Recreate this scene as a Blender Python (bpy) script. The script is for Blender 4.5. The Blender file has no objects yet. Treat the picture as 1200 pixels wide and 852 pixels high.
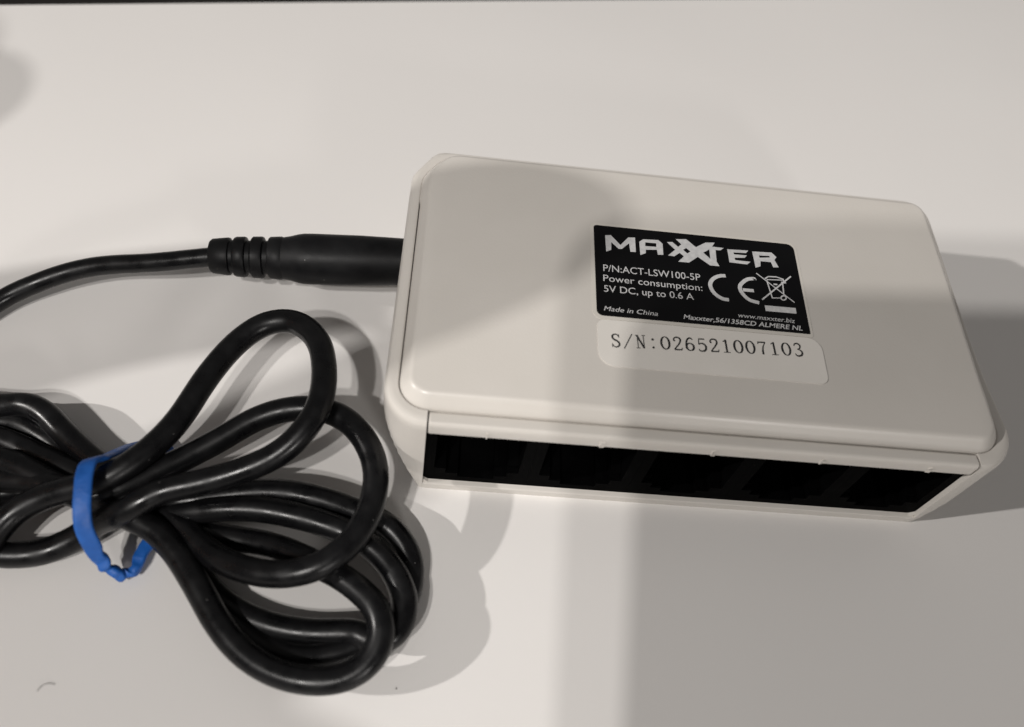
import bpy, bmesh, math, random
from mathutils import Vector, Matrix
from mathutils.geometry import tessellate_polygon
random.seed(7)
S = 0.001                       # all numbers below are millimetres
scene = bpy.context.scene
COL = scene.collection
PI = math.pi

# ------------------------------------------------------------------ camera
CAM_LOC = Vector((0.387, -49.757, 112.122))
CAM_ROT = (0.563171, -0.120818, 0.022996)
cam_data = bpy.data.cameras.new('camera')
cam = bpy.data.objects.new('camera', cam_data)
COL.objects.link(cam)
cam.location = CAM_LOC * S
cam.rotation_euler = CAM_ROT
cam_data.sensor_width = 36
cam_data.lens = 1009.11 / 1200 * 36
cam_data.clip_start = 0.002
cam_data.clip_end = 20
cam_data.dof.use_dof = True
cam_data.dof.focus_distance = 0.122
cam_data.dof.aperture_fstop = 15
scene.camera = cam

# ------------------------------------------------------------------ world and lamps
world = bpy.data.worlds.new('World')
scene.world = world
world.use_nodes = True
bg = world.node_tree.nodes['Background']
bg.inputs['Color'].default_value = (1.0, 0.955, 0.915, 1)
bg.inputs['Strength'].default_value = 0.14
def lamp(name, loc, power, size, color):
    d = bpy.data.lights.new(name, 'AREA')
    d.shape = 'DISK'; d.size = size * S; d.energy = power; d.color = color
    o = bpy.data.objects.new(name, d)
    COL.objects.link(o)
    o.location = Vector(loc) * S
    o.rotation_euler = (Vector(loc) - Vector((20, 20, 0))).to_track_quat('Z', 'Y').to_euler()
    return o
WARM = (1.0, .964, .928)
lamp('ceiling_lamp_a', (-460, -1190, 1650), 12.0, 56, WARM)
lamp('ceiling_lamp_b', (-595, -1010, 1650), 14.6, 56, WARM)
lamp('added_side_lamp', (-1310, -270, 840), 14.2, 28, WARM)  # added low side light, placed so the hand's shadow reaches the box
lamp('wall_lamp', (800, -1600, 800), 7.5, 260, WARM)

scene.view_settings.view_transform = 'Standard'
scene.view_settings.look = 'None'
scene.view_settings.exposure = 0.04
scene.view_settings.gamma = 1
scene.cycles.use_denoising = True
scene.cycles.max_bounces = 8

CORD = {"feed": [[-30.75, 30.69, 9.0], [-33.49, 30.52, 8.6], [-41.94, 29.66, 7.0], [-49.59, 29.46, 5.5], [-54.45, 28.39, 4.5], [-59.01, 26.4, 3.5], [-63.29, 23.69, 2.5], [-67.5, 17.98, 1.8], [-71.12, 9.17, 1.7]], "a": [[-54.4, -4.74, 4.28], [-55.73, -11.25, 3.08], [-53.32, -13.64, 2.48], [-46.86, -13.54, 2.18], [-42.37, -11.45, 3.08], [-39.7, -9.93, 4.88], [-36.61, -9.54, 7.28], [-34.43, -8.53, 8.48], [-31.63, -6.87, 9.08], [-27.42, -5.78, 9.68], [-22.5, -4.18, 10.58], [-18.2, -2.16, 11.78], [-15.15, 0.82, 13.28], [-13.65, 4.84, 13.88], [-14.05, 10.62, 13.28], [-15.85, 15.6, 12.08], [-19.43, 18.76, 10.88], [-23.31, 18.47, 10.28], [-26.85, 15.21, 9.68], [-29.8, 9.34, 9.38], [-31.85, 3.33, 9.08], [-34.02, -0.7, 9.08], [-36.26, -3.52, 9.08], [-39.15, -5.69, 8.48], [-42.53, -6.59, 7.58], [-46.64, -7.75, 6.38], [-49.71, -9.65, 5.48], [-51.54, -12.43, 4.58], [-52.8, -16.19, 3.68]], "b": [[-59.82, -4.84, 3.58], [-53.37, -4.83, 4.15], [-47.61, -5.37, 5.29], [-42.11, -7.09, 6.43], [-37.45, -6.05, 6.72], [-34.33, -3.8, 6.72], [-29.94, -0.79, 7.0], [-26.42, 1.58, 7.57], [-22.42, 4.4, 8.43], [-18.01, 5.88, 9.28], [-13.14, 5.74, 9.85], [-8.89, 3.14, 10.14], [-6.02, -1.82, 10.14], [-5.82, -6.75, 9.85], [-7.23, -11.04, 9.85], [-9.61, -14.24, 9.85], [-12.85, -15.95, 9.28], [-17.25, -16.27, 8.14], [-21.99, -15.02, 7.0], [-26.39, -12.41, 5.29], [-30.02, -9.17, 4.72], [-34.04, -6.08, 4.15], [-38.92, -3.94, 3.87], [-43.46, -3.31, 3.58], [-47.55, -1.67, 3.3], [-50.62, -0.6, 3.12], [-53.76, 0.7, 3.01], [-56.96, 1.57, 3.01], [-62.7, 2.6, 3.01]], "c": [[-63.86, 6.23, 3.31], [-57.05, 5.87, 3.66], [-54.28, 6.19, 4.01], [-52.13, 5.66, 4.36], [-50.14, 4.53, 4.36], [-47.52, 2.31, 4.36], [-45.17, 0.54, 4.01], [-42.61, -1.24, 4.01], [-37.6, -4.42, 4.36], [-31.64, -6.41, 5.06], [-27.39, -6.01, 5.41], [-23.03, -5.0, 5.76], [-17.8, -4.48, 5.76], [-12.25, -5.11, 5.41], [-8.42, -5.97, 4.71], [-4.41, -7.18, 4.01], [-1.74, -9.44, 3.31], [-0.38, -12.11, 2.61], [-0.33, -15.09, 2.05], [-1.21, -17.48, 1.77], [-3.1, -20.07, 1.77], [-5.54, -22.0, 1.77], [-9.0, -23.62, 1.77], [-13.24, -24.25, 1.77], [-17.52, -23.15, 1.77], [-21.25, -20.77, 1.77], [-24.57, -17.57, 1.77], [-27.89, -14.27, 1.77], [-32.46, -10.32, 1.91], [-37.66, -6.59, 1.91], [-43.56, -4.63, 1.91], [-48.99, -4.44, 1.91], [-53.88, -5.78, 1.91], [-59.51, -7.62, 1.91]], "d": [[-63.77, 4.38, 1.92], [-57.25, 4.57, 1.92], [-54.4, 4.29, 1.92], [-51.6, 3.1, 1.92], [-48.92, 1.53, 1.92], [-44.93, -1.68, 1.92], [-38.74, -5.8, 2.67], [-32.55, -7.86, 4.17], [-28.63, -7.81, 5.3], [-24.86, -7.49, 6.05], [-20.68, -7.34, 6.42], [-16.12, -7.82, 6.42], [-11.4, -8.72, 6.05], [-6.79, -10.32, 5.67], [-3.27, -13.0, 5.3], [-1.14, -16.26, 4.92], [-0.69, -18.91, 4.55], [-1.61, -21.41, 4.33], [-3.9, -22.37, 3.58], [-6.46, -21.13, 2.67], [-11.28, -21.24, 2.08], [-16.14, -20.84, 1.92], [-20.86, -19.42, 1.92], [-25.13, -16.78, 1.92], [-28.15, -13.71, 2.67], [-31.84, -9.99, 2.67], [-37.8, -6.01, 1.92], [-44.06, -2.85, 1.92], [-51.42, -2.44, 1.92], [-56.39, -1.36, 1.92], [-62.01, -0.58, 1.92]], "e": [[-59.68, -3.25, 5.3], [-53.71, -2.53, 5.3], [-49.83, -3.89, 5.3], [-45.37, -5.91, 5.3], [-40.65, -7.56, 5.64], [-35.97, -9.31, 5.98], [-32.52, -10.75, 5.98], [-29.45, -13.19, 5.64], [-25.68, -17.67, 5.3], [-22.62, -21.62, 4.96], [-19.18, -24.75, 4.62], [-15.17, -26.79, 4.62], [-10.86, -27.61, 4.96], [-6.96, -27.11, 5.3], [-4.26, -25.28, 5.98], [-3.15, -22.41, 6.66], [-3.96, -19.49, 7.0], [-6.16, -17.32, 7.0], [-8.77, -15.56, 6.66], [-11.39, -14.2, 5.98], [-14.77, -12.52, 4.96], [-18.63, -11.05, 3.94], [-22.48, -10.38, 3.26], [-26.39, -9.83, 2.92], [-30.68, -8.13, 2.58], [-34.61, -5.77, 1.9], [-38.26, -4.22, 1.9], [-42.67, -3.95, 1.9]]}
BAND = [[-39.62, -3.29, 9.5], [-40.25, -4.82, 11.6], [-40.16, -6.68, 12.2], [-39.83, -8.79, 12.0], [-39.55, -10.86, 11.3], [-39.32, -12.5, 9.8], [-38.75, -13.73, 7.5], [-38.19, -14.63, 5.0], [-37.42, -15.15, 3.2], [-36.16, -15.47, 1.8], [-34.94, -14.41, 1.5], [-34.25, -11.21, 1.5], [-32.64, -6.65, 1.5], [-33.2, -1.8, 1.5], [-35.36, 2.47, 1.8], [-37.94, 2.17, 3.0], [-39.09, -0.69, 6.5]]
LOGO = [[[[22.956, 31.527], [23.785, 31.654], [25.112, 29.99], [26.297, 31.527], [27.297, 31.654], [27.274, 28.979], [26.494, 28.934], [26.367, 30.461], [25.285, 29.304], [24.833, 29.248], [23.8, 30.37], [23.744, 28.957], [23.012, 28.526]]], [[[27.878, 30.934], [28.448, 31.481], [30.7, 31.606], [31.28, 30.991], [31.239, 28.947], [30.444, 28.881], [30.366, 29.776], [28.745, 29.576], [28.707, 28.948], [27.902, 28.508]], [[28.747, 30.938], [30.364, 30.961], [30.319, 30.293], [28.704, 30.25]]], [[[31.934, 31.39], [32.735, 31.512], [33.545, 30.694], [34.048, 31.232], [33.285, 32.113], [34.852, 32.289], [36.157, 30.966], [37.687, 32.027], [39.053, 32.176], [38.589, 31.374], [40.31, 31.323], [39.75, 30.83], [39.032, 30.795], [38.969, 28.645], [39.299, 27.859], [37.93, 27.849], [36.281, 29.2], [34.887, 27.997], [33.319, 27.962], [34.237, 29.055], [33.662, 29.609], [32.817, 28.881], [31.913, 28.926], [33.04, 30.107]], [[34.215, 30.252], [34.706, 30.628], [35.281, 30.069], [34.785, 29.642]], [[37.159, 30.091], [38.108, 30.786], [38.097, 29.058]]], [[[40.799, 31.171], [43.942, 31.295], [43.539, 30.791], [41.667, 30.666], [41.712, 30.335], [43.611, 30.357], [43.237, 29.871], [41.721, 29.707], [41.77, 29.275], [44.014, 29.234], [43.44, 28.687], [40.858, 28.769]]], [[[44.507, 31.206], [47.434, 31.354], [48.046, 30.582], [47.665, 30.01], [48.108, 28.707], [47.293, 28.61], [47.087, 29.521], [45.528, 29.542], [45.398, 28.59], [44.638, 28.241]], [[45.458, 30.583], [46.996, 30.665], [47.044, 30.408], [45.486, 30.165]]]]
BAR = [[[45.046, 21.654], [49.518, 21.687], [49.479, 20.713], [45.066, 20.688]]]
CE = [[[[40.004, 26.241], [39.334, 26.162], [38.606, 25.863], [37.955, 25.276], [37.6, 24.515], [37.659, 23.766], [38.022, 22.973], [38.643, 22.38], [39.293, 22.081], [40.006, 22.038]], 0.58], [[[44.162, 26.098], [44.197, 26.176], [43.224, 26.019], [42.45, 25.417], [41.906, 24.676], [41.906, 23.834], [42.351, 22.965], [43.028, 22.336], [44.316, 21.996]], 0.58], [[[42.251, 24.024], [43.816, 24.039]], 0.55]]
BIN = [[[[44.595, 27.25], [49.51, 22.617]], 0.16], [[[44.829, 22.606], [49.689, 27.267]], 0.22], [[[45.981, 26.106], [46.366, 23.013]], 0.18], [[[48.274, 26.084], [48.122, 23.776]], 0.18], [[[46.373, 23.061], [47.565, 23.195]], 0.15], [[[45.741, 26.367], [46.28, 26.818], [47.484, 26.91], [48.47, 26.59], [48.461, 26.009]], 0.2], [[[45.962, 26.248], [48.366, 26.432]], 0.16], [[[46.885, 25.519], [47.44, 25.535]], 0.25], [[[48.058, 25.962], [48.781, 26.027]], 0.3], [[[48.385, 23.288], [48.305, 23.091], [48.143, 22.935], [47.945, 22.863], [47.762, 22.892], [47.643, 23.016], [47.62, 23.202], [47.7, 23.399], [47.861, 23.555], [48.061, 23.628], [48.244, 23.598], [48.363, 23.474], [48.385, 23.288]], 0.2]]
TEXT = {"P/N:ACT-LSW100-5P": [[22.484, 25.023], [36.27, 24.935], 1.15, "r"], "Power consumption:": [[22.424, 23.277], [36.375, 23.144], 1.102, "r"], "5V DC, up to 0.6 A": [[22.456, 21.467], [35.005, 21.45], 1.098, "r"], "Made in China": [[22.321, 18.293], [29.724, 18.187], 0.738, "i"], "www.maxxter.biz": [[41.024, 19.204], [49.064, 19.072], 0.731, "i"], "Maxxter,56/1358CD ALMERE NL": [[33.238, 18.075], [49.934, 17.928], 0.745, "b"]}
SERIAL = [[23.114, 12.496], [49.231, 13.654], 2.153]
LAB = [[21.407, 33.409], [51.18, 33.155], [50.754, 17.549], [21.294, 17.339]]
SLAB = [[21.136, 15.935], [52.16, 17.274], [52.377, 10.479], [21.482, 8.911]]

# ------------------------------------------------------------------ materials
def material(name, color, rough=0.5, spec=0.5, metal=0.0, coat=0.0):
    m = bpy.data.materials.new(name)
    m.use_nodes = True
    b = m.node_tree.nodes['Principled BSDF']
    b.inputs['Base Color'].default_value = (*color, 1)
    b.inputs['Roughness'].default_value = rough
    b.inputs['Specular IOR Level'].default_value = spec
    b.inputs['Metallic'].default_value = metal
    b.inputs['Coat Weight'].default_value = coat
    return m
def spec(m, v):
    m.node_tree.nodes['Principled BSDF'].inputs['Specular IOR Level'].default_value = v
def surface(m, scale_mm, color_a, color_b, rough_a, rough_b, bump_mm=0.0, bump_scale_mm=None, detail=4):
    """noise driven colour and roughness plus a fine relief, in object space (metres)"""
    nt = m.node_tree; b = nt.nodes['Principled BSDF']
    tc = nt.nodes.new('ShaderNodeTexCoord')
    n = nt.nodes.new('ShaderNodeTexNoise')
    n.inputs['Scale'].default_value = 1000.0 / scale_mm
    n.inputs['Detail'].default_value = detail
    nt.links.new(tc.outputs['Object'], n.inputs['Vector'])
    r = nt.nodes.new('ShaderNodeMix'); r.data_type = 'RGBA'
    r.inputs['A'].default_value = (*color_a, 1); r.inputs['B'].default_value = (*color_b, 1)
    mr = nt.nodes.new('ShaderNodeMapRange')
    mr.inputs['From Min'].default_value = 0.3; mr.inputs['From Max'].default_value = 0.7
    nt.links.new(n.outputs['Fac'], mr.inputs['Value'])
    nt.links.new(mr.outputs['Result'], r.inputs['Factor'])
    nt.links.new(r.outputs['Result'], b.inputs['Base Color'])
    mr2 = nt.nodes.new('ShaderNodeMapRange')
    mr2.inputs['From Min'].default_value = 0.3; mr2.inputs['From Max'].default_value = 0.7
    mr2.inputs['To Min'].default_value = rough_a; mr2.inputs['To Max'].default_value = rough_b
    nt.links.new(n.outputs['Fac'], mr2.inputs['Value'])
    nt.links.new(mr2.outputs['Result'], b.inputs['Roughness'])
    if bump_mm:
        n2 = nt.nodes.new('ShaderNodeTexNoise')
        n2.inputs['Scale'].default_value = 1000.0 / bump_scale_mm
        n2.inputs['Detail'].default_value = 3
        nt.links.new(tc.outputs['Object'], n2.inputs['Vector'])
        bp = nt.nodes.new('ShaderNodeBump')
        bp.inputs['Distance'].default_value = bump_mm * S
        bp.inputs['Strength'].default_value = 1.0
        nt.links.new(n2.outputs['Fac'], bp.inputs['Height'])
        nt.links.new(bp.outputs['Normal'], b.inputs['Normal'])
    return m
M_TABLE = surface(material('white_laminate', (.7, .68, .65), .4), 60, (.755, .735, .715), (.77, .75, .73), .30, .38, 0.01, 2.5)
M_SHELL = surface(material('cream_plastic', (.6, .57, .52), .4), 14, (.585, .556, .515), (.61, .58, .54), .30, .40, 0.012, .35)
M_PORT = surface(material('black_plastic', (.012, .012, .013), .35), 3, (.0012, .0012, .0013), (.0022, .0022, .0023), .3, .4, 0.004, .3)
M_CORD = surface(material('black_pvc', (.012, .012, .013), .4), 2.2, (.003, .003, .0035), (.006, .006, .0065), .2, .44, 0.008, .22)
M_PLUG = surface(material('matt_black_rubber', (.012, .012, .013), .5), 3, (.004, .004, .0045), (.008, .008, .0085), .4, .55, 0.01, .3)
M_BAND = surface(material('blue_rubber', (.012, .07, .34), .5), 1.6, (.006, .080, .335), (.011, .112, .44), .4, .6, 0.05, .5)
M_LABEL = surface(material('black_print', (.008, .008, .009), .35), 8, (.0025, .0025, .003), (.004, .004, .0045), .22, .3)
M_CLEAR = material('sticker_margin', (.62, .59, .54), .3)
M_PAPER = surface(material('white_sticker', (.66, .63, .58), .35), 9, (.71, .68, .635), (.74, .71, .665), .28, .4, 0.006, .6)
M_SILVER = surface(material('silver_print', (.5, .5, .5), .45), .5, (.50, .50, .505), (.62, .62, .62), .4, .6)
M_INK = material('black_ink', (.012, .012, .012), .6)
M_GLASS = material('phone_glass', (.01, .01, .012), .15)
M_GREYMETAL = material('phone_frame', (.05, .05, .055), .35, metal=.6)
M_FLOOR = surface(material('dark_floor', (.02, .017, .015), .7), 200, (.012, .010, .009), (.022, .018, .015), .6, .8)
M_LINT = material('dark_fibre', (.05, .045, .04), .8)

for m_, v_ in ((M_PORT, .003), (M_CORD, .27), (M_PLUG, .16), (M_LABEL, .18)): spec(m_, v_)

def dust(m, scale_mm, amount):
    """sparse pale specks that sit on the surface"""
    nt = m.node_tree; b = nt.nodes['Principled BSDF']; src = b.inputs['Base Color'].links[0].from_socket
    tc = nt.nodes.new('ShaderNodeTexCoord'); v = nt.nodes.new('ShaderNodeTexVoronoi')
    v.inputs['Scale'].default_value = 1000.0/scale_mm
    nt.links.new(tc.outputs['Object'], v.inputs['Vector'])
    near = nt.nodes.new('ShaderNodeMath'); near.operation = 'LESS_THAN'; near.inputs[1].default_value = .06
    nt.links.new(v.outputs['Distance'], near.inputs[0])
    pick = nt.nodes.new('ShaderNodeSeparateColor'); nt.links.new(v.outputs['Color'], pick.inputs[0])
    sel = nt.nodes.new('ShaderNodeMath'); sel.operation = 'LESS_THAN'; sel.inputs[1].default_value = amount
    nt.links.new(pick.outputs[0], sel.inputs[0])
    mul = nt.nodes.new('ShaderNodeMath'); mul.operation = 'MULTIPLY'
    nt.links.new(near.outputs[0], mul.inputs[0]); nt.links.new(sel.outputs[0], mul.inputs[1])
    mx = nt.nodes.new('ShaderNodeMix'); mx.data_type = 'RGBA'
    nt.links.new(mul.outputs[0], mx.inputs['Factor']); nt.links.new(src, mx.inputs['A'])
    mx.inputs['B'].default_value = (.16, .155, .15, 1)
    nt.links.new(mx.outputs['Result'], b.inputs['Base Color'])
dust(M_CORD, 1.1, .12); dust(M_PLUG, 1.4, .15)

# ------------------------------------------------------------------ helpers
def link(name, bm, mat, parent=None, smooth=True, angle=35):
    me = bpy.data.meshes.new(name)
    bmesh.ops.recalc_face_normals(bm, faces=bm.faces)
    for v in bm.verts: v.co *= S
    bm.to_mesh(me); bm.free()
    me.materials.append(mat)
    if smooth:
        for f in me.polygons: f.use_smooth = True
        me.set_sharp_from_angle(angle=math.radians(angle))
    o = bpy.data.objects.new(name, me)
    COL.objects.link(o)
    if parent: o.parent = parent
    return o
def empty(name, label=None, cat=None, group=None):
    o = bpy.data.objects.new(name, None)
    o.empty_display_size = 0.01
    COL.objects.link(o)
    if label: o['label'] = label
    if cat: o['category'] = cat
    return o
def catmull(P, n=8):
    P = [Vector(p) for p in P]
    Q = [P[0] * 2 - P[1]] + P + [P[-1] * 2 - P[-2]]
    out = []
    for i in range(1, len(Q) - 2):
        a, b, c, d = Q[i-1:i+3]
        # centripetal parametrisation keeps the bends free of overshoot
        t0 = 0; t1 = t0 + (b-a).length ** .5; t2 = t1 + (c-b).length ** .5; t3 = t2 + (d-c).length ** .5
        for k in range(n):
            t = t1 + (t2 - t1) * k / n
            A1 = a*((t1-t)/(t1-t0)) + b*((t-t0)/(t1-t0)); A2 = b*((t2-t)/(t2-t1)) + c*((t-t1)/(t2-t1)); A3 = c*((t3-t)/(t3-t2)) + d*((t-t2)/(t3-t2))
            B1 = A1*((t2-t)/(t2-t0)) + A2*((t-t0)/(t2-t0)); B2 = A2*((t3-t)/(t3-t1)) + A3*((t-t1)/(t3-t1))
            out.append(B1*((t2-t)/(t2-t1)) + B2*((t-t1)/(t2-t1)))
    out.append(P[-1])
    return out
def relax(P, k):
    for _ in range(k):
        P = [P[0]] + [P[i-1]*.25 + P[i]*.5 + P[i+1]*.25 for i in range(1, len(P)-1)] + [P[-1]]
    return P
def tube(bm, P, r, sides=16, cap=True):
    rings = []; up = Vector((0, 0, 1)); nrm = None
    for i, p in enumerate(P):
        t = (P[min(i+1, len(P)-1)] - P[max(i-1, 0)]).normalized()
        if nrm is None: nrm = t.cross(up).normalized()
        nrm = (nrm - t * nrm.dot(t)).normalized(); bn = t.cross(nrm)
        rr = r(i) if callable(r) else r
        rings.append([bm.verts.new(p + nrm*math.cos(2*PI*k/sides)*rr + bn*math.sin(2*PI*k/sides)*rr) for k in range(sides)])
    for a, b in zip(rings, rings[1:]):
        for k in range(sides):
            bm.faces.new((a[k], a[(k+1) % sides], b[(k+1) % sides], b[k]))
    if cap:
        bm.faces.new(rings[0][::-1]); bm.faces.new(rings[-1])
def box(bm, x0, x1, y0, y1, z0, z1):
    v = [bm.verts.new((x, y, z)) for z in (z0, z1) for y in (y0, y1) for x in (x0, x1)]
    for f in ((0,2,3,1),(4,5,7,6),(0,1,5,4),(2,6,7,3),(0,4,6,2),(1,3,7,5)):
        bm.faces.new([v[k] for k in f])
def loft(bm, rings, closed_ring=True, closed_loft=False):
    V = [[bm.verts.new(p) for p in r] for r in rings]
    n = len(V[0]); pairs = list(zip(V, V[1:])) + ([(V[-1], V[0])] if closed_loft else [])
    for a, b in pairs:
        for k in range(n if closed_ring else n-1):
            bm.faces.new((a[k], a[(k+1) % n], b[(k+1) % n], b[k]))
    return V
def flat(bm, loops, z0, z1=None):
    """polygon with holes at height z0, extruded to z1 when given (loops in x, y)"""
    L = [[Vector((x, y, 0)) for x, y in lp] for lp in loops]
    tri = tessellate_polygon(L); pts = [p for lp in L for p in lp]
    top = [bm.verts.new((p.x, p.y, z1 if z1 is not None else z0)) for p in pts]
    for t in tri:
        bm.faces.new([top[k] for k in t])
    if z1 is not None:
        low = [bm.verts.new((p.x, p.y, z0)) for p in pts]
        o = 0
        for lp in L:
            n = len(lp)
            for k in range(n):
                bm.faces.new((low[o+k], low[o+(k+1) % n], top[o+(k+1) % n], top[o+k]))
            o += n
def stroke(bm, pts, w, z, close=False):
    """flat printed line; w is one width or one per point"""
    P = [Vector((p[0], p[1], 0)) for p in pts]; n = len(P)
    W = w if isinstance(w, (list, tuple)) else [w]*n
    A = []
    for i in range(n):
        t = (P[min(i+1, n-1)] - P[max(i-1, 0)]).normalized(); s = Vector((-t.y, t.x, 0))
        A.append((bm.verts.new((P[i]+s*W[i]/2) + Vector((0,0,z))), bm.verts.new((P[i]-s*W[i]/2) + Vector((0,0,z)))))
    for a, b in zip(A, A[1:]):
        bm.faces.new((a[0], a[1], b[1], b[0]))
def rounded(x0, y0, x1, y1, r, n=6):
    rr = r if isinstance(r, (list, tuple)) else [r]*4      # BL, BR, TR, TL
    out = []
    for (cx, cy, a0, q) in ((x0+rr[0], y0+rr[0], PI, rr[0]), (x1-rr[1], y0+rr[1], 1.5*PI, rr[1]), (x1-rr[2], y1-rr[2], 0, rr[2]), (x0+rr[3], y1-rr[3], .5*PI, rr[3])):
        for k in range(n+1):
            a = a0 + PI/2*k/n
            out.append((cx+q*math.cos(a), cy+q*math.sin(a)))
    return out
def smooth_line(pts, n=5):
    return [(p.x, p.y) for p in catmull([(x, y, 0) for x, y in pts], n)]

# ------------------------------------------------------------------ table and floor
bm = bmesh.new()
u = Vector((59.2, 12.5, 0)).normalized(); v = Vector((-u.y, u.x, 0))
e0 = Vector((-86.8, 92.9, 0))          # a point on the table's far edge
cor = [e0 - u*700, e0 + u*900, e0 + u*900 - v*700, e0 - u*700 - v*700]
prof = [(0, -28), (0, -1.2), (.35, -.35), (1.2, 0)]
ctr = sum(cor, Vector())/4
rings = []
for ins, z in prof:
    rings.append([c + (-u if k in (1, 2) else u)*ins + (-v if k in (0, 1) else v)*ins + Vector((0, 0, z)) for k, c in enumerate(cor)])
V = loft(bm, rings)
bm.faces.new(V[-1]); bm.faces.new(V[0][::-1])
tb = link('table', bm, M_TABLE); tb['kind'] = 'structure'
bm = bmesh.new(); box(bm, -3000, 3000, -3000, 3000, -760, -740)
fl = link('floor', bm, M_FLOOR, smooth=False); fl['kind'] = 'structure'

# ------------------------------------------------------------------ network switch
switch = empty('network_switch', 'cream plastic five-port network switch lying upside down with stickers on its base', 'network switch')
def lintx(a, b, t): return a + (b-a)*t
outer = []; inner = []
def arc(cx, cy, rx, ry, a0, a1, n): return [(cx + rx*math.cos(lintx(a0, a1, k/n)), cy + ry*math.sin(lintx(a0, a1, k/n))) for k in range(n+1)]
# open path: right end of the port opening -> right side -> back -> left side -> left end of the opening
outer += arc(71.9, 6, 5.7, 6, -PI/2, 0, 10)
inner += arc(71.9, 6, 3.55, 3.9, -PI/2, 0, 10)
for y, xo, xi in ((9, 77.2, 75.4), (14, 76.5, 75.25), (20, 76.1, 75.2), (30, 75.8, 75.1), (37, 75.7, 75.0)):
    outer.append((xo, y)); inner.append((xi, y))
outer += arc(72.0, 42.6, 3.6, 4.2, 0, PI/2, 8)
inner += arc(71.7, 42.3, 3.1, 3.4, 0, PI/2, 8)
for x in (54, 36, 18, 2):
    outer.append((x, 46.8)); inner.append((x, 45.7))
outer += [(-1.0, 46.8), (-1.8, 46.6), (-2.5, 46.0), (-4.6, 42.6), (-5.1, 41.6), (-5.25, 40.6)]
inner += [(.7, 45.55), (-.5, 45.0), (-1.4, 44.1), (-2.95, 41.9), (-3.45, 40.7), (-3.65, 39.4)]
for y in (36.5, 35.5, 30, 22, 14, 9):
    outer.append((lintx(-5.7, -5.25, (y-6)/34.6), y)); inner.append((lintx(-3.85, -3.65, (y-6)/34.6), y))
outer += arc(.1, 6, 5.8, 6, PI, 1.5*PI, 12)
inner += arc(.1, 6, 3.95, 3.9, PI, 1.5*PI, 12)
rings = []
zs = [i*.65 for i in range(27)]
for (ox, oy), (ix, iy) in zip(outer, inner):
    k = max(0, -ox/5.7) if ox < 36 else max(0, (ox-71.9)/5.7)
    sx = 1 if ox < 36 else -1
    ring = []
    def pt(a, z, o=(ox, oy), i=(ix, iy), kk=k, s=sx):
        t = .30*max(0, 13.2*min(kk, 1) - z)
        by = -.12*max(0, 8 - z) if o[1] > 42 else 0
        return (o[0] + (i[0]-o[0])*a + s*t, o[1] + (i[1]-o[1])*a + by, z)
    ring.append(pt(.06, 0.0)); ring += [pt(0, z + .2) for z in zs]
    ring += [pt(.03, 17.9), pt(.10, 18.35), pt(.22, 18.65), pt(.38, 18.8), pt(.6, 18.85), pt(.93, 18.8), pt(1, 18.68), pt(1, 15.0), pt(1, 8), pt(1, .3)]
    rings.append(ring)
bm = bmesh.new()
V = loft(bm, rings)
bm.faces.new(V[0]); bm.faces.new(V[-1][::-1])
# sill under the port opening, and the inner floor
sill = []
for x in (.12, .6, 71.4, 71.88):
    d = .0
    sill.append([(x, .02, .0), (x, 0.0, 1.3), (x, .1, 1.5), (x, .25, 1.56), (x, 16, 1.56), (x, 16, .0)])
V = loft(bm, sill); bm.faces.new(V[0]); bm.faces.new(V[-1][::-1])
for sx, x in ((1, .12), (-1, 71.88)):     # little gusset in the lower corners of the opening
    V2 = [bm.verts.new(p) for p in ((x, .3, 1.55), (x+sx*.8, .3, 1.55), (x, .3, 2.3), (x, 1.2, 1.55), (x+sx*.8, 1.2, 1.55), (x, 1.2, 2.3))]
    for f in ((0,1,2),(3,5,4),(1,4,5,2)): bm.faces.new([V2[k] for k in f])
link('shell', bm, M_SHELL, switch, angle=24)

# cover: raised base panel with its lintel over the ports
gap = [(x, y) for x, y in inner]
def inset(P, d):
    n = len(P); out = []
    for i in range(n):
        a, b, c = Vector(P[i-1]), Vector(P[i]), Vector(P[(i+1) % n])
        n1 = Vector((-(b-a).y, (b-a).x)).normalized(); n2 = Vector((-(c-b).y, (c-b).x)).normalized()
        m = (n1+n2).normalized(); q = d/max(.5, m.dot(n1))
        p = b + m*q; out.append((p.x, p.y))
    return out
base = []
for x, y in inner:
    if base and (Vector(base[-1]) - Vector((x, y))).length < .5: continue
    base.append((x, y))
g2 = inset(base, .12)
base = [(lambda k: (b[0]+(g[0]-b[0])*k, b[1]+(g[1]-b[1])*k))(1 if b[0] < 20 and b[1] < 36 else .3 if b[0] > 36 and b[1] < 8 else -.25) for b, g in zip(base, g2)]
bm = bmesh.new()
prof = [(0, 15.5), (0, 18.6), (.1, 18.95), (.45, 19.4), (.85, 19.95), (1.1, 20.28), (1.3, 20.44), (1.5, 20.53), (1.75, 20.56)]
if sum(base[i-1][0]*base[i][1]-base[i][0]*base[i-1][1] for i in range(len(base))) < 0: base = base[::-1]
V = loft(bm, [[(x, y, z) for x, y in inset(base, d)] for d, z in prof])
bm.faces.new(V[-1])
lint = []
for x in (.32, .5, 71.5, 71.68):
    e = .12 if x in (.32, 71.68) else 0
    lint.append([(x, 3.2, 16.35), (x, .25+e, 16.3), (x, .06+e, 16.42), (x, .0+e, 16.7), (x, 0+e, 18.25), (x, .05+e, 18.55-e), (x, .18+e, 18.78-e), (x, .42+e, 18.88-e), (x, 1.1, 18.84-e), (x, 1.7, 18.7-e), (x, 1.95, 18.45), (x, 2.05, 18.0), (x, 3.2, 18.0)])
V = loft(bm, lint); bm.faces.new(V[0]); bm.faces.new(V[-1][::-1])
cover = link('base_cover', bm, M_SHELL, switch, angle=24)

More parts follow.
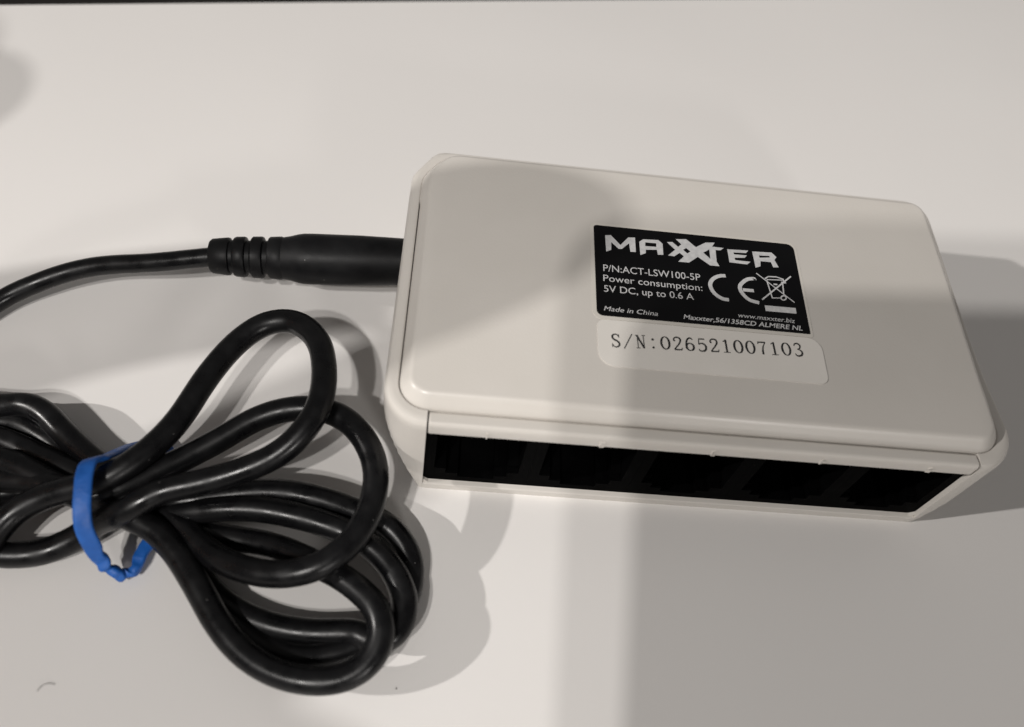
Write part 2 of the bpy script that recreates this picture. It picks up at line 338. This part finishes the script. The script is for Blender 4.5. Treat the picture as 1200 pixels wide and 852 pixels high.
# raised numerals along the lintel, upside down like the housing, and tiny moulding marks
def text_mesh(body, style='r'):
    c = bpy.data.curves.new('t', 'FONT'); c.body = body; c.size = 1; c.resolution_u = 4
    if style in 'ib': c.shear = .22
    if style == 'b': c.offset = .012
    o = bpy.data.objects.new('t', c); COL.objects.link(o)
    bpy.context.view_layer.update()
    me = bpy.data.meshes.new_from_object(o.evaluated_get(bpy.context.evaluated_depsgraph_get()))
    bpy.data.objects.remove(o)
    b = bmesh.new(); b.from_mesh(me)
    return b
def extent(b):
    xs = [v.co.x for v in b.verts]; ys = [v.co.y for v in b.verts]
    return min(xs), max(xs), min(ys), max(ys)
for i in range(5):
    b = text_mesh(str(i+1))
    x0, x1, y0, y1 = extent(b)
    h = 1.35/(y1-y0)
    for vtx in b.verts:
        lx = (vtx.co.x-(x0+x1)/2)*h; ly = (vtx.co.y-y0)*h
        vtx.co = Vector((7.63+14.5*i-lx, -.13, 17.8-ly))
    e = bmesh.ops.extrude_face_region(b, geom=list(b.faces))
    for vtx in [q for q in e['geom'] if isinstance(q, bmesh.types.BMVert)]: vtx.co.y = .05
    link('port_numeral', b, M_SHELL, cover, smooth=False)

# ports
def rj45_loops(w, h0, h1):
    outer_l = [(-w, h0), (w, h0), (w, h1), (-w, h1)]
    hole = [(-5.75, 15.5), (5.75, 15.5), (5.75, 5.2), (4.2, 5.2), (4.2, 3.9), (2.5, 3.9), (2.5, 2.9), (-2.5, 2.9), (-2.5, 3.9), (-4.2, 3.9), (-4.2, 5.2), (-5.75, 5.2)]
    return outer_l, hole
proto = None
for i in range(5):
    cx = .15 + 14.34*(i+.5)
    if proto is None:
        bm = bmesh.new()
        o_l, hole = rj45_loops(7.16, 1.6, 16.27)
        flat(bm, [o_l, hole], 0, 9)
        # turn (x, z) drawing upright: drawing y -> z, extrusion -> depth
        for vtx in bm.verts:
            x, y, z = vtx.co; vtx.co = Vector((x, .75 + (9 - z), y))
        box(bm, -7.16, 7.16, 9.8, 10.6, 1.6, 16.27)
        for s in (-1, 1):
            box(bm, s*5.0-.7, s*5.0+.7, 1.6, 5.5, 5.22, 5.9)
        for k in range(8):
            px = -3.57 + k*1.02
            P = [Vector((px, 9.6, 14.6)), Vector((px, 5.0, 14.8)), Vector((px, 3.2, 14.4)), Vector((px, 8.2, 10.6))]
            tube(bm, P, .17, 5)
        proto = link('port', bm, M_PORT, switch, smooth=False)
        proto.location.x = cx*S
        pr = proto
    else:
        pr = proto.copy(); COL.objects.link(pr); pr.parent = switch; pr.location.x = cx*S

# stickers
ZP = 20.56
lab = empty('maker_sticker'); lab.parent = switch
x0, x1, y0, y1 = 21.34, 50.95, 17.45, 33.3
bm = bmesh.new(); flat(bm, [rounded(x0-.55, y0-.55, x1+.4, y1+.5, [1.3, .5, 1.5, .9])], ZP-.02, ZP+.05)
link('sticker_film', bm, M_CLEAR, lab, smooth=False)
bm = bmesh.new(); flat(bm, [rounded(x0, y0, x1, y1, [.9, .15, 1.1, .45])], ZP+.03, ZP+.09)
link('black_panel', bm, M_LABEL, lab, smooth=False)
ZT = ZP+.10
for (ch, loops) in zip('MAXER', LOGO):
    bm = bmesh.new(); flat(bm, loops, ZT); link('logo_letter', bm, M_SILVER, lab, smooth=False)
bm = bmesh.new(); flat(bm, BAR, ZT); link('symbol_bar', bm, M_SILVER, lab, smooth=False)
for k, grp in enumerate((CE[:1], CE[1:])):
    bm = bmesh.new()
    for j, (pts, w) in enumerate(grp):
        stroke(bm, smooth_line(pts) if len(pts) > 2 else pts, w, ZT+.003*j)
    link('conformity_mark', bm, M_SILVER, lab, smooth=False)
bm = bmesh.new()
for j, (pts, w) in enumerate(BIN):
    stroke(bm, pts, w, ZT+.002*j)
link('crossed_bin_symbol', bm, M_SILVER, lab, smooth=False)
for body, (a, b_, cap, st) in TEXT.items():
    b = text_mesh(body, st)
    ex0, ex1, ey0, ey1 = extent(b)
    capm = extent(text_mesh('P'))[3]
    a = Vector(a); b_ = Vector(b_); d = b_ - a; L = d.length; d.normalize(); nrm = Vector((-d.y, d.x))
    sx = L/(ex1-ex0); sy = cap/capm
    for vtx in b.verts:
        q = a + d*(vtx.co.x-ex0)*sx + nrm*vtx.co.y*sy
        vtx.co = Vector((q.x, q.y, ZT))
    link('printed_line', b, M_SILVER, lab, smooth=False)

ser = empty('serial_sticker'); ser.parent = switch
bm = bmesh.new(); flat(bm, [rounded(21.35, 9.55, 52.2, 16.8, [2.3, 1.2, 2.0, 1.0], 8)], ZP-.02, ZP+.10)
link('white_sticker', bm, M_PAPER, ser, smooth=False)
def ell(cx, cy, rx, ry, n=24, a0=0, a1=2*PI):
    return [(cx+rx*math.cos(a0+(a1-a0)*k/n), cy+ry*math.sin(a0+(a1-a0)*k/n)) for k in range(n+1)]
def ellw(n=24, lo=.055, hi=.12): return [lo+(hi-lo)*abs(math.cos(2*PI*k/n)) for k in range(n+1)]
def sm(pts, ws):
    q = smooth_line(pts); n = len(q)
    return q, [ws[0] + (ws[1]-ws[0])*math.sin(PI*k/(n-1)) for k in range(n)]
GL = {
 '0': [(ell(.31, .5, .25, .47), ellw())],
 '1': [([(.31, 0), (.31, .99)], .11), ([(.33, .96), (.13, .82)], .06), ([(.1, .02), (.52, .02)], .05)],
 '2': [sm([(.1, .7), (.1, .84), (.2, .96), (.33, .98), (.46, .92), (.51, .79), (.48, .64), (.38, .46), (.2, .22), (.08, .06)], (.06, .1)), ([(.07, .045), (.54, .045)], .09), ([(.53, .03), (.57, .2)], .05), (ell(.13, .72, .025, .025, 8), .07)],
 '6': [sm([(.5, .84), (.42, .96), (.31, .97), (.18, .84), (.1, .62), (.075, .4), (.08, .3)], (.06, .1)), (ell(.31, .3, .225, .275), ellw())],
 '5': [([(.13, .94), (.51, .94)], .085), ([(.15, .95), (.11, .5)], .055), sm([(.11, .5), (.22, .6), (.37, .6), (.51, .47), (.54, .3), (.47, .1), (.31, .02), (.14, .05), (.08, .18)], (.05, .11))],
 '7': [([(.08, .93), (.56, .93)], .09), ([(.1, .96), (.07, .78)], .05), ([(.54, .93), (.38, .62), (.31, .3), (.3, 0)], [.05, .07, .1, .11])],
 '3': [sm([(.1, .78), (.15, .92), (.29, .98), (.43, .92), (.48, .77), (.42, .6), (.27, .53)], (.05, .1)), sm([(.27, .53), (.44, .47), (.54, .3), (.48, .11), (.33, .02), (.16, .04), (.08, .2)], (.05, .11))],
 'S': [sm([(.5, .78), (.42, .94), (.29, .98), (.15, .9), (.11, .76), (.19, .6), (.4, .46), (.51, .3), (.48, .12), (.34, .02), (.2, .04), (.09, .22)], (.05, .11)), ([(.51, .99), (.51, .72)], .04), ([(.08, .0), (.08, .28)], .04)],
 '/': [([(.02, -.08), (.58, 1.06)], .06)],
 'N': [([(.13, 0), (.13, .98)], .05), ([(.1, .97), (.5, .03)], .11), ([(.5, 0), (.5, 1)], .05), ([(.0, .98), (.2, .98)], .045), ([(.4, .98), (.62, .98)], .045), ([(.02, .02), (.25, .02)], .045)],
 ':': [(ell(.31, .12, .035, .035, 10), .09), (ell(.31, .72, .035, .035, 10), .09)]}
a, b_, cap = SERIAL; a = Vector(a); b_ = Vector(b_); d = (b_-a); L = d.length; d.normalize(); nrm = Vector((-d.y, d.x))
cap *= .97
adv = (L - .55*cap)/15
bm = bmesh.new()
for i, ch in enumerate('S/N:026521007103'):
    for j, (pts, w) in enumerate(GL[ch]):
        q = [a + d*(i*adv + p[0]*cap*1.05) + nrm*p[1]*cap for p in pts]
        stroke(bm, q, [x*cap*1.2 for x in w] if isinstance(w, (list, tuple)) else w*cap*1.15, ZP+.11+.002*j)
link('serial_number', bm, M_INK, ser, smooth=False)

# ------------------------------------------------------------------ power cord with its plug
cord = empty('power_cord', 'black power cord coiled into loose loops with its round plug pushed into the box', 'power cord')
def lathe(bm, a, b, prof, sides=32):
    a, b = Vector(a), Vector(b); t = (b-a).normalized()
    n1 = t.cross(Vector((0, 0, 1))).normalized(); n2 = t.cross(n1)
    R_ = [[a + t*s + n1*math.cos(2*PI*k/sides)*r + n2*math.sin(2*PI*k/sides)*r for k in range(sides)] for s, r in prof]
    V = loft(bm, R_); bm.faces.new(V[0][::-1]); bm.faces.new(V[-1])
tip, jack = (-33.6, 30.6, 8.7), (-4.6, 32.2, 9.6)
bm = bmesh.new()
lathe(bm, tip, jack, [(0, 1.7), (.05, 2.3), (.35, 2.55), (2.5, 2.8), (2.8, 2.75), (2.95, 2.45), (3.4, 2.45), (3.5, 2.8), (3.8, 2.95), (4.9, 3.0), (5.15, 2.9), (5.25, 2.45), (5.9, 2.45), (6.0, 2.85), (6.2, 3.05), (7.4, 3.1), (7.65, 3.0), (7.75, 2.5), (8.4, 2.5), (8.5, 2.95), (8.7, 3.1), (10.2, 3.2), (10.5, 3.1)])
link('strain_relief', bm, M_PLUG, cord)
bm = bmesh.new()
lathe(bm, tip, jack, [(10.2, 2.6), (10.3, 3.05), (10.8, 3.15), (11.6, 3.3), (12.8, 3.62), (13.6, 3.74), (15, 3.78), (22, 3.74), (25.5, 3.62), (27.6, 3.55), (28.4, 3.5)])
link('plug_body', bm, M_PLUG, cord)
bm = bmesh.new()
for key, P in CORD.items():
    n = 7
    tube(bm, relax(catmull(P, n), 6), 1.42 if key == 'feed' else 1.68, 18)
link('cable', bm, M_CORD, cord, angle=180)

# ------------------------------------------------------------------ elastic band
bm = bmesh.new()
P = catmull(BAND + [BAND[0], BAND[1]], 10); P = relax(P, 3)[4:-11+4]
rings = []
n = len(P)
rnd = [random.uniform(-1, 1) for _ in range(n)]
for i, p in enumerate(P):
    t = (P[(i+1) % n] - P[i-1]).normalized()
    w = Vector((.92, .38, .0)); w = (w - t*w.dot(t)).normalized(); q = t.cross(w)
    f = i/n
    wr = max(0, 1 - abs(f - .50)/.15)**.5 if abs(f - .50) < .15 else 0          # the crumpled, twisted stretch at the bottom
    nz = math.sin(i*.9)*.5 + math.sin(i*.37+1.3)*.8 + .5*rnd[i//3]
    hw = 1.04 - .40*wr + wr*.17*nz
    ht = .36 + wr*(.30 + .17*math.sin(i*.8+.6) + .08*rnd[i//2])
    off = q*(wr*.16*math.sin(i*.55)) + w*(wr*.20*math.sin(i*.47+1))
    ring = []
    for k in range(16):
        a_ = 2*PI*k/16
        cx_ = math.copysign(abs(math.cos(a_))**.6, math.cos(a_)); sy_ = math.copysign(abs(math.sin(a_))**.6, math.sin(a_))
        ring.append(p + off + w*hw*cx_ + q*ht*sy_)
    rings.append(ring)
loft(bm, rings, closed_loft=True)
bd = link('elastic_band', bm, M_BAND, angle=60)
bd['label'] = 'bright blue elastic band wound round the middle of the black cord coil'; bd['category'] = 'elastic band'

# ------------------------------------------------------------------ lint on the table
bm = bmesh.new()
tube(bm, catmull([(-42.7, -29.3, .1), (-42.3, -28.7, .25), (-41.6, -28.4, .3), (-40.9, -28.45, .1)], 6), .03, 6)
o = link('lint_fibre', bm, M_LINT); o['label'] = 'tiny curved dark fibre lying on the white table near its lower left'; o['category'] = 'lint'
bm = bmesh.new()
bmesh.ops.create_icosphere(bm, subdivisions=2, radius=.10, matrix=Matrix.Translation((-.9, -27.0, .07)))
for vtx in bm.verts: vtx.co += Vector((random.uniform(-.02, .02), random.uniform(-.02, .02), random.uniform(-.02, .02)))
o = link('crumb', bm, M_LINT); o['label'] = 'tiny dark speck on the bare table below the cord loops'; o['category'] = 'crumb'

# ------------------------------------------------------------------ the phone that takes the picture, held above the table
phone = empty('smartphone', 'dark smartphone held flat above the table, its lens looking down at the box', 'smartphone')
phone.location = CAM_LOC*S; phone.rotation_euler = CAM_ROT
def slab(bm, pl, z0, z1, e=.8):
    V = loft(bm, [[(x, y, z0+e) for x, y in pl], [(x, y, z1-e) for x, y in pl]]); return V
bm = bmesh.new()
def rslab(bm, x0, y0, x1, y1, r, z0, z1, e=.8):
    V = loft(bm, [[(x, y, z) for x, y in rounded(x0+i, y0+i, x1-i, y1-i, r-i, 8)] for i, z in ((e, z0), (.25*e, z0+.3*e), (0, z0+e), (0, z1-e), (.25*e, z1-.3*e), (e, z1))])
    bm.faces.new(V[0][::-1]); bm.faces.new(V[-1])
rslab(bm, -11, -63, 148, 13, 8, 2.2, 10.5)
link('body', bm, M_GREYMETAL, phone, angle=40)
bm = bmesh.new(); rslab(bm, -9.5, -61.5, 146.5, 11.5, 6.5, 10.4, 10.8, .15)
link('screen', bm, M_GLASS, phone, angle=40)
bm = bmesh.new(); rslab(bm, -6.5, -26, 6.5, 6.5, 5, 1.2, 2.4, .3)
link('camera_bump', bm, M_GLASS, phone, angle=40)

# ------------------------------------------------------------------ unseen hand and sleeve beyond the left edge, added to shadow the box
M_SKIN = surface(material('skin', (.55, .36, .27), .5), 6, (.50, .31, .23), (.58, .38, .29), .45, .6, .05, 1.0)
M_SKIN.node_tree.nodes['Principled BSDF'].inputs['Subsurface Weight'].default_value = .1
M_SKIN.node_tree.nodes['Principled BSDF'].inputs['Subsurface Scale'].default_value = .002
M_SLEEVE = surface(material('grey_sleeve', (.06, .06, .07), .9), 4, (.05, .05, .06), (.08, .08, .09), .85, .95, .2, .8)
bm = bmesh.new()
HX = Vector((.90, .436, 0)); HY = Vector((-.436, .90, 0)); HO = Vector((-107, 6, 96))      # along the index finger, towards the thumb, its tip
def hp(a, b, c): return HO + HX*a + HY*b + Vector((0, 0, c))
def limb(pts):
    P = []; Rr = []
    Q = [hp(*p[:3]) for p in pts]
    C_ = catmull(Q, 6)
    n_ = len(pts)-1
    def rad(i):
        f = min(i/6, n_-1e-6); k = int(f); return pts[k][3] + (pts[k+1][3]-pts[k][3])*(f-k)
    tube(bm, C_, rad, 16)
    for e_, rr in ((Q[0], pts[0][3]), (Q[-1], pts[-1][3])):
        bmesh.ops.create_uvsphere(bm, u_segments=14, v_segments=10, radius=rr, matrix=Matrix.Translation(e_))
limb([(-130, -26, 0, 14), (-100, -11, 2, 11.2), (-70, -4, 3, 10.8), (-46, -1, 4, 10.9), (-24, .5, 3, 11.0), (-9, 2, 0, 11.0), (-7, 2.5, 0, 10.0)])          # index finger, stretched
for (b, L1_, L2_, r) in ((-21, 40, 25, 9.0), (-40, 33, 23, 8.4), (-56, 22, 19, 7.4)):                                # middle, ring and little finger, curled in
    k_ = -98 - abs(b)*.2
    limb([(-150, b*.6-18, 0, 15), (k_, b, 3, r+1.2), (k_ + L1_*.78, b, -3, r), (k_ + L1_*.7, b+1, -3-L2_, r-.6), (k_ + L1_*.1, b+2, -8-L2_, r-1.2)])
limb([(-172, -12, -4, 17), (-138, 8, -6, 14), (-108, 20, -8, 11.5), (-80, 22, -10, 10.4), (-56, 19, -11, 9.6), (-44, 16, -11, 8.6)])          # thumb
for b in (-12, -30, -48): limb([(-185, b*.5-17, 0, 18), (-150, b-2, 0, 16), (-110, b, 2, 11.5)])                        # palm
limb([(-240, -36, -2, 27), (-205, -32, -1, 24), (-176, -28, 0, 23)])                                                   # wrist
me = bpy.data.meshes.new('hand_base')
for vtx in bm.verts: vtx.co *= S
bm.to_mesh(me); bm.free()
tmp = bpy.data.objects.new('hand_base', me); COL.objects.link(tmp)
md = tmp.modifiers.new('r', 'REMESH'); md.mode = 'VOXEL'; md.voxel_size = 1.6*S; md.use_smooth_shade = True
ms = tmp.modifiers.new('s', 'SMOOTH'); ms.iterations = 8; ms.factor = .5
bpy.context.view_layer.update()
hm = bpy.data.meshes.new_from_object(tmp.evaluated_get(bpy.context.evaluated_depsgraph_get()))
bpy.data.objects.remove(tmp)
hand = bpy.data.objects.new('hand', hm); COL.objects.link(hand)
hm.materials.clear(); hm.materials.append(M_SKIN)
for f in hm.polygons: f.use_smooth = True
hand['label'] = 'unseen bare hand with stretched index finger, added left of the cord coil to cast a shadow'; hand['category'] = 'hand'
bm = bmesh.new()
P = catmull([hp(-228, -36, -2), hp(-275, -44, -2), hp(-340, -60, 4), hp(-470, -95, 20)], 8)
tube(bm, P, lambda i: 32 + i*.6 + 1.2*math.sin(i*1.7), 28)
link('sleeve', bm, M_SLEEVE, hand)
